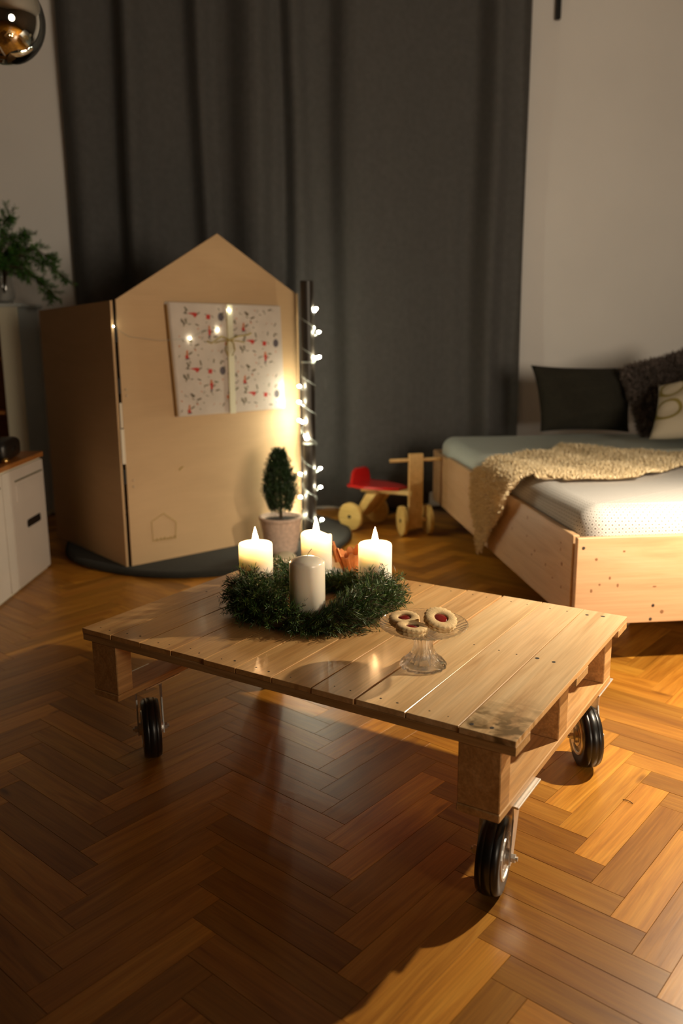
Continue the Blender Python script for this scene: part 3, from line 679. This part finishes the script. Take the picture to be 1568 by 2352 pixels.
# left wing folds back
LB = Vector((-1.632, 4.664, RZ)); ld = (LB-Vector((-1.062, 3.990, RZ))).normalized(); ll = (LB-Vector((-1.062, 3.990, RZ))).length
la = atan2(ld.y, ld.x)-hz; lrot = Matrix.Rotation(la, 3, 'Z')
def wing(name, x0, y0, L, h0, h1, ang, col):
    bm = BM(); prism(bm, [(0, 0), (L, 0), (L, h1), (0, h0)], -.006, .006); o = obj(name, bm, 'plywood', ph, loc=(x0, y0, 0), rot=(0, 0, ang)); o.color = col; return o
wing('left_panel', -.022, .004, ll, 1.285, 1.262, la, (.95, .93, .9, 1))
wing('right_panel', hw+.012, .012, .55, 1.345, 1.345, radians(84)-hz+radians(10), (.9, .85, .8, 1))
for z in (.47, .91, 1.15):     # hinges and screws at the left fold
    bm = BM(); box(bm, (-.009, .004, z-.02), (.014, .010, .075), bev=.001); obj('hinge', bm, 'darkmetal', ph)
sm = BM(); cyl(sm, (0, 0, 0), (0, -.003, 0), .006, .004, 10); HS = bpy.data.meshes.new('screw'); sm.to_mesh(HS); sm.free(); HS.materials.append(MT['screw'])
for x, z in ((.024, .871), (.026, .842), (.034, .430), (.034, .398)): link('screw', HS, None, ph, loc=(x, 0, z))
bm = BM(); box(bm, (-.010, -.004, .60), (.018, .003, .17)); box(bm, (-.010, -.004, .75), (.012, .003, .12)); obj('tape_strip', bm, 'tape', ph)
bm = BM()
cv = [(.123, .108), (.118, .208), (.188, .242), (.256, .188), (.250, .102)]
tube(bm, [(x, -.0008, z) for x, z in cv], .0022, 5)
for i in range(14):
    x = .123+.127*i/13; tube(bm, [(x, -.0008, .106-.004*i/13), (x+random.uniform(-.004, .004), -.0008, .106+random.uniform(.006, .014))], .0028, 4)
obj('pencil_house_outline', bm, 'carve', ph)
bm = BM(); tube(bm, [(.290, -.0005, .452), (.300, -.0005, .462), (.312, -.0005, .468)], .004, 5); obj('knot_mark', bm, 'carve', ph)

# ------------------------------------------------------------------ wrapped picture-like present on the playhouse front
gf = empty('wrapped_present', HL+hd*.60+Vector((hd.y, -hd.x, 0))*.0+Vector((0, 0, 1.0)), hz); tag(gf, 'flat square present in printed paper with ribbon, hung on the playhouse front', 'present')
bm = BM()
C4 = [(-.352, .286), (.333, .278), (.350, -.275), (-.322, -.278)]   # TL TR BR BL (x, z)
fr = [bm.verts.new((x*(1.0 if x > 0 else .955), -.026, z*.985)) for x, z in C4]; bk = [bm.verts.new((x, -.001, z)) for x, z in C4]
bm.faces.new(fr); bm.faces.new(bk[::-1])
for i in range(4): bm.faces.new((fr[i], bk[i], bk[(i+1) % 4], fr[(i+1) % 4]))
bmesh.ops.bevel(bm, geom=list(bm.edges), offset=.003, segments=2, affect='EDGES'); obj('paper_wrap', bm, 'paper', gf)
bm = BM(); box(bm, (-.334, -.014, .0), (.006, .026, .545), rot=Matrix.Rotation(radians(-3.2), 3, 'Y'), bev=.002); obj('paper_fold', bm, 'paperside', gf)
inks = {k: BM() for k in ('ink_red', 'ink_grey', 'ink_orange', 'ink_blue', 'ink_green')}
def motif(kind, cx, cz, s, a=0., k='ink_grey'):
    s *= .8 if kind in ('dash', 'dot', 'ring') else 1.0
    yb = -.0268
    def quad(bm, pts):
        vs = [bm.verts.new((cx+(x*cos(a)-z*sin(a))*s, yb, cz+(x*sin(a)+z*cos(a))*s)) for x, z in pts]; bm.faces.new(vs)
    if any(abs(v) > lim for v, lim in ((cx, .30), (cz, .255))): return
    if kind == 'arrow': quad(inks['ink_red'], [(-.035, .006), (.005, .010), (.020, .008), (.022, -.004), (.008, -.016), (-.004, -.002)]); quad(inks['ink_grey'], [(-.055, .010), (-.035, .008), (-.035, .002), (-.055, .005)])
    elif kind == 'box': quad(inks['ink_red'], [(-.012, -.011), (.010, -.013), (.013, .009), (-.010, .011)])
    elif kind == 'man': quad(inks['ink_orange'], [(-.005, .030), (.004, .032), (.006, .012), (-.006, .012)]); quad(inks['ink_red'], [(-.013, .012), (.013, .014), (.007, .0), (.006, -.016), (-.006, -.016), (-.006, .0)]); quad(inks['ink_blue'], [(-.006, -.016), (.006, -.016), (.004, -.028), (-.003, -.028)])
    elif kind == 'imp': quad(inks['ink_orange'], [(-.002, .030), (.006, .032), (.004, .006), (-.006, .006)]); quad(inks['ink_red'], [(-.012, .004), (.006, .008), (.010, -.010), (-.008, -.010)]); quad(inks['ink_blue'], [(-.013, -.016), (.016, -.012), (.012, -.006), (-.006, -.009)])
    elif kind == 'ball': quad(inks['ink_blue'], [(.018*cos(t), .022*sin(t)) for t in [2*pi*i/9 for i in range(9)]])
    elif kind == 'leaf': quad(inks['ink_orange'], [(-.006, 0), (0, .012), (.006, 0), (0, -.012)])
    elif kind == 'dash': quad(inks[k], [(-.016, -.004), (.014, -.005), (.018, .004), (-.012, .005)])
    elif kind == 'dot': quad(inks[k], [(.006*cos(t), .006*sin(t)) for t in [2*pi*i/6 for i in range(6)]])
    elif kind == 'ring':
        for i in range(4): t = pi/2*i; quad(inks[k], [(.014*cos(t), .010*sin(t)), (.014*cos(t+1.1), .010*sin(t+1.1)), (.009*cos(t+1.1), .006*sin(t+1.1)), (.009*cos(t), .006*sin(t))])
rgm = random.Random(21)
extras = [('dash', rgm.uniform(0, .36), rgm.uniform(0, .27), rgm.uniform(.4, 1.1), rgm.uniform(0, 3.1), rgm.choice(['ink_grey', 'ink_grey', 'ink_green'])) for _ in range(46)] + [('dot', rgm.uniform(0, .36), rgm.uniform(0, .27), rgm.uniform(.4, 1.0), 0, rgm.choice(['ink_grey', 'ink_green', 'ink_orange'])) for _ in range(26)] + [('ring', .07, .21, 1., .3, 'ink_grey'), ('ring', .16, .12, .8, .9, 'ink_grey')]
for ti in range(-2, 3):
    for tj in range(-2, 4):
        ox, oz = -.32+ti*.34, -.28+tj*.27+(.135 if ti % 2 else 0)
        for kd, x, z, s in (('arrow', .115, .235, 1.0), ('box', .20, .225, 1.0), ('man', .205, .150, 1.0), ('ball', .275, .225, 1.0), ('imp', .07, .03, 1.0), ('leaf', .30, .09, 1.2)): motif(kd, ox+x, oz+z, s)
        for kd, x, z, s, a, k in extras: motif(kd, ox+x, oz+z, s, a, k)
for k, bm in inks.items():
    o = obj('printed_motifs', bm, k, gf); o['kind'] = 'stuff'
bm = BM(); box(bm, (.008, -.0285, 0), (.036, .0025, .555), bev=.0008); obj('ribbon', bm, 'ribbon', gf)
bm = BM(); 
for sg in (-1, 1):
    tube(bm, [(0, -.032, .10), (sg*.05, -.036, .118), (sg*.11, -.034, .105+.02*sg), (sg*.135, -.032, .115+.02*sg)], .0045, 6)
    tube(bm, [(0, -.032, .10), (sg*.02, -.036, .085), (sg*.028, -.034, .05), (sg*.012, -.034, .02)], .004, 6)
    tube(bm, [(0, -.032, .10), (sg*.06, -.036, .092), (sg*.09, -.034, .085)], .0035, 6)
tube(bm, [(-.013, -.031, .275), (-.011, -.031, .1), (-.012, -.031, -.27)], .002, 5)
obj('string_bow', bm, 'string', gf)

# ------------------------------------------------------------------ black pole with string lights
PX = Vector((-.177, 4.60, 0))
bm = BM(); cyl(bm, (0, 0, 0), (0, 0, 1.405), .035, n=32); bmesh.ops.bevel(bm, geom=[e for e in bm.edges if abs(e.calc_face_angle(0)) > 1.], offset=.002, affect='EDGES')
pole = empty('black_pole', PX+Vector((0, 0, RZ))); tag(pole, 'black round pole with fairy lights wound around it, right of the playhouse', 'pole')
obj('shaft', bm, 'black', pole, smooth=False)
bm = BM(); lathe(bm, [(.034, -.0004), (.09, -.0004), (.09, .006), (.036, .010)], 32); obj('foot_disc', bm, 'black', pole)
sl = empty('string_lights', PX); tag(sl, 'string of small white fairy lights on clear wire wound around the black pole', 'string lights')
LED = [(.048, 0, 1.295), (.040, 0, 1.285), (.062, -.01, 1.172), (.062, -.01, 1.040), (.052, -.02, 1.036), (-.047, -.050, .885), (-.050, -.052, .80), (-.050, -.055, .700), (-.030, -.052, .690), (-.018, -.052, .615), (-.010, -.055, .600), (.060, -.012, .428), (.060, -.012, .322), (.066, -.012, .135), (-.052, -.03, .40), (-.052, -.035, .27), (-.053, -.03, .16)]
bm = BM(); pts = []
for i in range(150):
    z = 1.31-1.27*i/149; t = 2*pi*(1.31-z)/.155+1.2; r = .0385+.004*abs(sin(3*t)); pts.append((r*cos(t), r*sin(t), z))
tube(bm, pts, .0016, 5)
for x, y, z in LED:
    a = atan2(y, x); tube(bm, [(.037*cos(a), .037*sin(a), z-.02), (x*.9, y*.9, z-.012), (x, y, z)], .0014, 4)
obj('wire', bm, 'wire', sl)
lm = BM(); bmesh.ops.create_uvsphere(lm, u_segments=10, v_segments=8, radius=.0065); LM = bpy.data.meshes.new('bulb'); lm.to_mesh(LM); lm.free(); LM.materials.append(MT['led'])
for x, y, z in LED: o = link('bulb', LM, None, sl, loc=(x, y, z)); o.scale = (1.35, .9, .9)
for z in (1.012, .568):
    bm = BM(); lathe(bm, [(.0355, z-.004), (.0385, z-.004), (.0385, z+.004), (.0355, z+.004)], 24); bm.faces.ensure_lookup_table(); obj('cable_tie', bm, 'wire', sl)
# one bulb at the left fold; the rest are added glints for reflections
s2 = empty('string_lights', HL+hd*.5+Vector((0, 0, 1.1)), hz); tag(s2, 'one fairy light at the playhouse fold and added glowing glints on the present', 'string lights')
L2 = [(.368-.5, -.034, .008), (.530-.5, -.034, .052), (.602-.5, -.037, .148), (-.027-.5, -.016, .067)]
for p in L2: o = link('bulb', LM, None, s2, loc=p); o.scale = (.23, .23, .23)
bm = BM(); tube(bm, [L2[3], (-.45, -.006, .02), (-.3, -.034, .0), L2[0], (-.05, -.036, .05), L2[1], (.06, -.036, .10), L2[2]], .0008, 4); obj('wire', bm, 'wire', s2)

# ------------------------------------------------------------------ potted cypress
pc = empty('potted_cypress', (-.319, 4.262, RZ)); tag(pc, 'small dark green cypress in a whitewashed wicker pot before the playhouse', 'potted plant')
bm = BM(); prof = [(.078, 0)]
for i in range(18): prof.append((.080+.028*i/17+(.0025 if i % 2 else 0), .004+.172*i/17))
prof += [(.114, .180), (.114, .192), (.100, .192), (.098, .170)]
lathe(bm, prof, 40, flute=lambda t, r, z: .012*cos(20*t+z*120)); obj('pot', bm, 'pot', pc, smooth=True)
bm = BM(); lathe(bm, [(.097, .165), (.097, .172), (.05, .182), (.01, .185)], 24); obj('soil', bm, 'soil', pc)
bm = BM(); tube(bm, [(0, 0, .17), (.003, 0, .26), (0, .003, .40)], .010, 8, lambda s: 1-.5*s); obj('trunk', bm, 'bark', pc)
its = []; rg = random.Random(5)
for k in range(1500):
    s = rg.random()**.85; z = .205+.315*s; rad = .088*(1-((s-.25)/.80)**2 if s > .25 else (.55+.45*s/.25)); rad = max(rad, .008)
    t = rg.uniform(0, 2*pi); rr_ = rad*rg.uniform(.35, 1.0)*.95; base = Vector((rr_*cos(t), rr_*sin(t), z)); d = Vector((cos(t)*.45, sin(t)*.45, 1)).normalized(); L = rg.uniform(.03, .06)*(1.-.3*s)
    if s > .6 and rg.random() < .3: base.x = rr_*cos(t)*.8-.020; 
    for j in range(12):
        p = base+d*(L*j/12); nd = (perp(d)*.8+d).normalized(); its.append((p, p+nd*rg.uniform(.010, .018), .0046, perp(nd)))
blades('foliage', its, 'cypress', pc)
bm = BM(); bmesh.ops.create_icosphere(bm, subdivisions=3, radius=1, matrix=Matrix.Translation((-.285, 4.02, RZ+.030)) @ Matrix.Diagonal((.060, .05, .032, 1)))
tag(obj('small_cushion', bm, 'beigecloth', smooth=True), 'small rounded beige cloth cushion on the rug behind the wreath', 'cushion')

# ------------------------------------------------------------------ white drawer cabinet at the left
cb = empty('toy_cabinet', (-1.503, 4.136, 0), -pi/2); tag(cb, 'low white cabinet with rounded corners, dark handle holes and brown top', 'cabinet')
# local x = towards the viewer along the face, local y = outwards from the face (+x world)
def rrect(x0, x1, z0, z1, r, n=6):
    pts = []
    for cx, cz, a0 in ((x1-r, z1-r, 0), (x0+r, z1-r, pi/2), (x0+r, z0+r, pi), (x1-r, z0+r, 3*pi/2)):
        for i in range(n+1): a = a0+pi/2*i/n; pts.append((cx+r*cos(a), cz+r*sin(a)))
    return pts
bm = BM(); prism(bm, rrect(-.008, 1.07, 0.001, .574, .055), -.50, -.004); obj('body', bm, 'creamwhite', cb)
for x0 in (.012, .530):
    x1 = x0+.508
    bm = BM(); prism(bm, rrect(x0, x1, .012, .562, .012, 3), -.004, .006); d_ = obj('door', bm, 'cabwhite', cb)
    bm = BM(); box(bm, (x0+.195, .0075, .508), (.35, .003, .007)); obj('label_slot', bm, 'ink_green', d_)
    bm = BM(); box(bm, (x0+.205, .0072, .448), (.31, .003, .075), bev=.001); obj('label_panel', bm, 'cabwhite', d_)
    bm = BM(); prism(bm, rrect(x0+.085, x0+.262, .266, .304, .012, 4), .0055, .0075); obj('handle_hole', bm, 'blackbox', d_)
bm = BM(); prism(bm, rrect(-.015, 1.08, -.52, .012, .03, 5), .5745, .596, 'z'); obj('top', bm, 'cabtop', cb)
bx = empty('black_case', (-1.63, 3.86, .5965), radians(6)); tag(bx, 'black rounded plastic case on the brown top of the white cabinet', 'case')
bm = BM(); box(bm, (0, 0, .048), (.20, .26, .094), bev=.03, seg=4); obj('shell', bm, 'blackbox', bx, smooth=True)
bm = BM(); box(bm, (.1, .0, .050), (.006, .05, .018), bev=.002); obj('latch', bm, 'darkmetal', bx)
bm = BM(); lathe(bm, [(.004, 0), (.016, .001), (.020, .010), (.014, .020), (.005, .024)], 20); tag(obj('brass_bell', bm, 'gold', loc=(-1.525, 3.74, .5968), smooth=True), 'tiny shiny brass bell on the brown cabinet top', 'bell')

# ------------------------------------------------------------------ white shelf unit behind the cabinet, vase with fir branches
sh = empty('shelf_unit', (-1.935, 5.46, 0), 0); tag(sh, 'tall white shelf unit behind the cabinet, against the back wall, carrying a vase', 'shelf')
bm = BM(); box(bm, (-.012, -.165, .685), (.024, .33, 1.30), bev=.002); obj('side_panel', bm, 'shelfside', sh)
bm = BM(); box(bm, (-.055, -.338, .685), (.115, .018, 1.30), bev=.003); obj('front_stile', bm, 'creamwhite', sh)
bm = BM(); box(bm, (-.28, -.165, 1.345), (.62, .37, .022), bev=.003); obj('top', bm, 'shelfside', sh)
bm = BM(); box(bm, (-.28, -.170, .018), (.56, .33, .034)); obj('plinth', bm, 'creamwhite', sh)
for z in (.36, .70, 1.03): bm = BM(); box(bm, (-.29, -.16, z), (.53, .30, .018)); obj('shelf_board', bm, 'cabtop', sh)
bm = BM(); box(bm, (-.29, -.005, .685), (.56, .006, 1.28)); obj('back_panel', bm, 'cabtop', sh)
vs = empty('glass_vase', (-2.03, 5.20, 1.3568)); tag(vs, 'clear glass vase standing on the shelf unit at the left edge', 'vase')
bm = BM(); lathe(bm, [(.02, 0), (.045, .001), (.065, .05), (.060, .13), (.045, .19), (.055, .235), (.052, .235), (.042, .19), (.056, .13), (.060, .05), (.04, .008), (.02, .007)], 40); obj('vase_body', bm, 'vase', vs, smooth=True)
br = empty('fir_branches', (-2.03, 5.20, 1.56)); tag(br, 'bunch of green fir branches hanging out of the glass vase at the left', 'branches')
its = []; bm = BM(); rg = random.Random(9)
def Wp(x, y, z): return Vector((x, y, z))-Vector((-2.03, 5.20, 1.56))
mains = [([(-2.03, 5.20, 1.42), (-2.0, 5.16, 1.62), (-1.93, 5.12, 1.72), (-1.82, 5.08, 1.74)]), ([(-2.03, 5.20, 1.42), (-1.99, 5.14, 1.60), (-1.87, 5.08, 1.63), (-1.72, 5.05, 1.58), (-1.60, 5.03, 1.49)]),
         ([(-2.03, 5.20, 1.42), (-1.97, 5.12, 1.57), (-1.84, 5.06, 1.55), (-1.74, 5.0, 1.46), (-1.66, 5.0, 1.39)]), ([(-2.03, 5.20, 1.42), (-2.02, 5.18, 1.66), (-2.0, 5.15, 1.80), (-1.93, 5.12, 1.86)]),
         ([(-2.03, 5.2, 1.42), (-2.10, 5.15, 1.62), (-2.2, 5.1, 1.72)]), ([(-2.03, 5.2, 1.42), (-1.99, 5.14, 1.62), (-1.9, 5.1, 1.66), (-1.76, 5.06, 1.65), (-1.66, 5.02, 1.60)])]
def interp(pl, s):
    k = s*(len(pl)-1); i = min(int(k), len(pl)-2); f = k-i; return Vector(pl[i]).lerp(Vector(pl[i+1]), f), (Vector(pl[i+1])-Vector(pl[i])).normalized()
for pl in mains:
    tube(bm, [Wp(*interp(pl, k/12)[0]) for k in range(13)], .005, 6, lambda s: 1-.6*s)
    for k in range(44):
        s = .18+.82*k/43; p, d = interp(pl, s); side = perp(d); 
        td = (d*.8+side*.9+Vector((0, 0, -.35))).normalized() if k < 43 else d; L = rg.uniform(.05, .11)*(1.1-.4*s)
        p0 = Wp(*p); tube(bm, [p0, p0+td*L], .0018, 4)
        for j in range(int(L/.0026)):
            q = p0+td*(j*.0026); nd = (perp(td)*.9+td*.8).normalized(); its.append((q, q+nd*rg.uniform(.022, .036), .0050, perp(nd)))
obj('twigs', bm, 'bark', br); blades('needles', its, 'branch_n', br)

# ------------------------------------------------------------------ mirrored ball at the top left
mb = empty('mirror_ball', (-1.212, 3.306, 2.278)); tag(mb, 'shiny mirrored glass ball hanging from above in the top left corner', 'ball')
bm = BM(); bmesh.ops.create_uvsphere(bm, u_segments=64, v_segments=40, radius=.1485); obj('ball_shell', bm, 'mirror', mb, smooth=True)
dn = Vector((-.38, -.72, -.58)).normalized(); rotm = dn.to_track_quat('Z', 'Y').to_matrix()
bm = BM()
for k in range(5): 
    r = .062-.008*k; z = sqrt(.1485**2-r*r)-.002
    lathe(bm, [(r-.0015, z-.004), (r+.0015, z-.002), (r+.001, z+.004), (r-.001, z+.004)], 40, rotm=rotm)
obj('neck_ridges', bm, 'mirror', mb, smooth=True)
bm = BM(); cyl(bm, (0, 0, .147), (0, 0, .175), .016, n=16); obj('hanger_cap', bm, 'zinc', mb)
bm = BM(); cyl(bm, (0, 0, .174), (0, 0, 1.22), .002, n=6); obj('cord', bm, 'darkmetal', mb)

# ------------------------------------------------------------------ curtain and its bracket
bm = BM(); X0, X1 = -1.680, 1.172; NX, NZ = 360, 14
feat = [(-1.64, .05, 1.0), (-1.46, .07, -.7), (-1.30, .055, 1.1), (-1.19, .05, -1.), (-1.02, .07, -.5), (-.87, .05, 1.0), (-.78, .035, -.9), (-.60, .08, .75), (-.44, .03, -1.3), (-.37, .02, -.6), (-.31, .035, 1.2), (-.205, .035, -1.1), (-.13, .03, -.2), (0.0, .05, .85), (.25, .16, -.42), (.55, .16, -.42), (.80, .05, -.3), (.91, .05, 1.2), (1.01, .04, -.8), (1.10, .04, -.3), (1.165, .02, 1.0)]
def slope(x, z): 
    s = 0; k = .75+.12*z
    for c_, w_, a_ in feat:
        cc = c_ + .012*sin(2.1*z+c_*9)
        s += a_*exp(-((x-cc)/w_)**2)
    return s*1.5 + (.05*sin(61*x+z)+.04*sin(140*x-2*z))
cols = []
for j in range(NZ+1):
    z = .022+3.38*j/NZ; y = 0; row = []; dx = (X1-X0)/NX
    for i in range(NX+1):
        x = X0+dx*i; y += slope(x, z)*dx; row.append([x, y, z])
    tr_ = row[-1][1]/NX
    # remove the drift but keep the local shape
    win = 70; ys = [r[1] for r in row]
    for i, r in enumerate(row):
        a, b_ = max(0, i-win), min(NX, i+win); r[1] = ys[i]-sum(ys[a:b_+1])/(b_-a+1)
    cols.append(row)
vv = [[bm.verts.new((x*1.0, 5.485+x*sin(WA)-y*1.0, z)) for x, y, z in row] for row in cols]
for j in range(NZ):
    for i in range(NX): bm.faces.new((vv[j][i], vv[j][i+1], vv[j+1][i+1], vv[j+1][i]))
bmesh.ops.solidify(bm, geom=list(bm.faces), thickness=.003)
tag(obj('curtain', bm, 'curtain', smooth=True), 'large dark grey floor length curtain hanging in folds across the back wall', 'curtain')
bk_ = empty('curtain_bracket', (1.357, 5.66, 3.05), WA); tag(bk_, 'small black metal curtain bracket on the wall at the top right', 'bracket')
bm = BM(); box(bm, (0, -.016, .10), (.030, .028, .20), bev=.003); obj('wall_plate', bm, 'darkmetal', bk_)
bm = BM(); cyl(bm, (0, -.01, .15), (0, -.12, .15), .010, n=12); obj('arm', bm, 'darkmetal', bk_)
bm = BM(); cyl(bm, (-1.75, 5.40, 3.40), (1.42, 5.565, 3.40), .014, n=12); tag(obj('curtain_rod', bm, 'darkmetal'), 'black curtain rod above the dark grey curtain', 'rod')
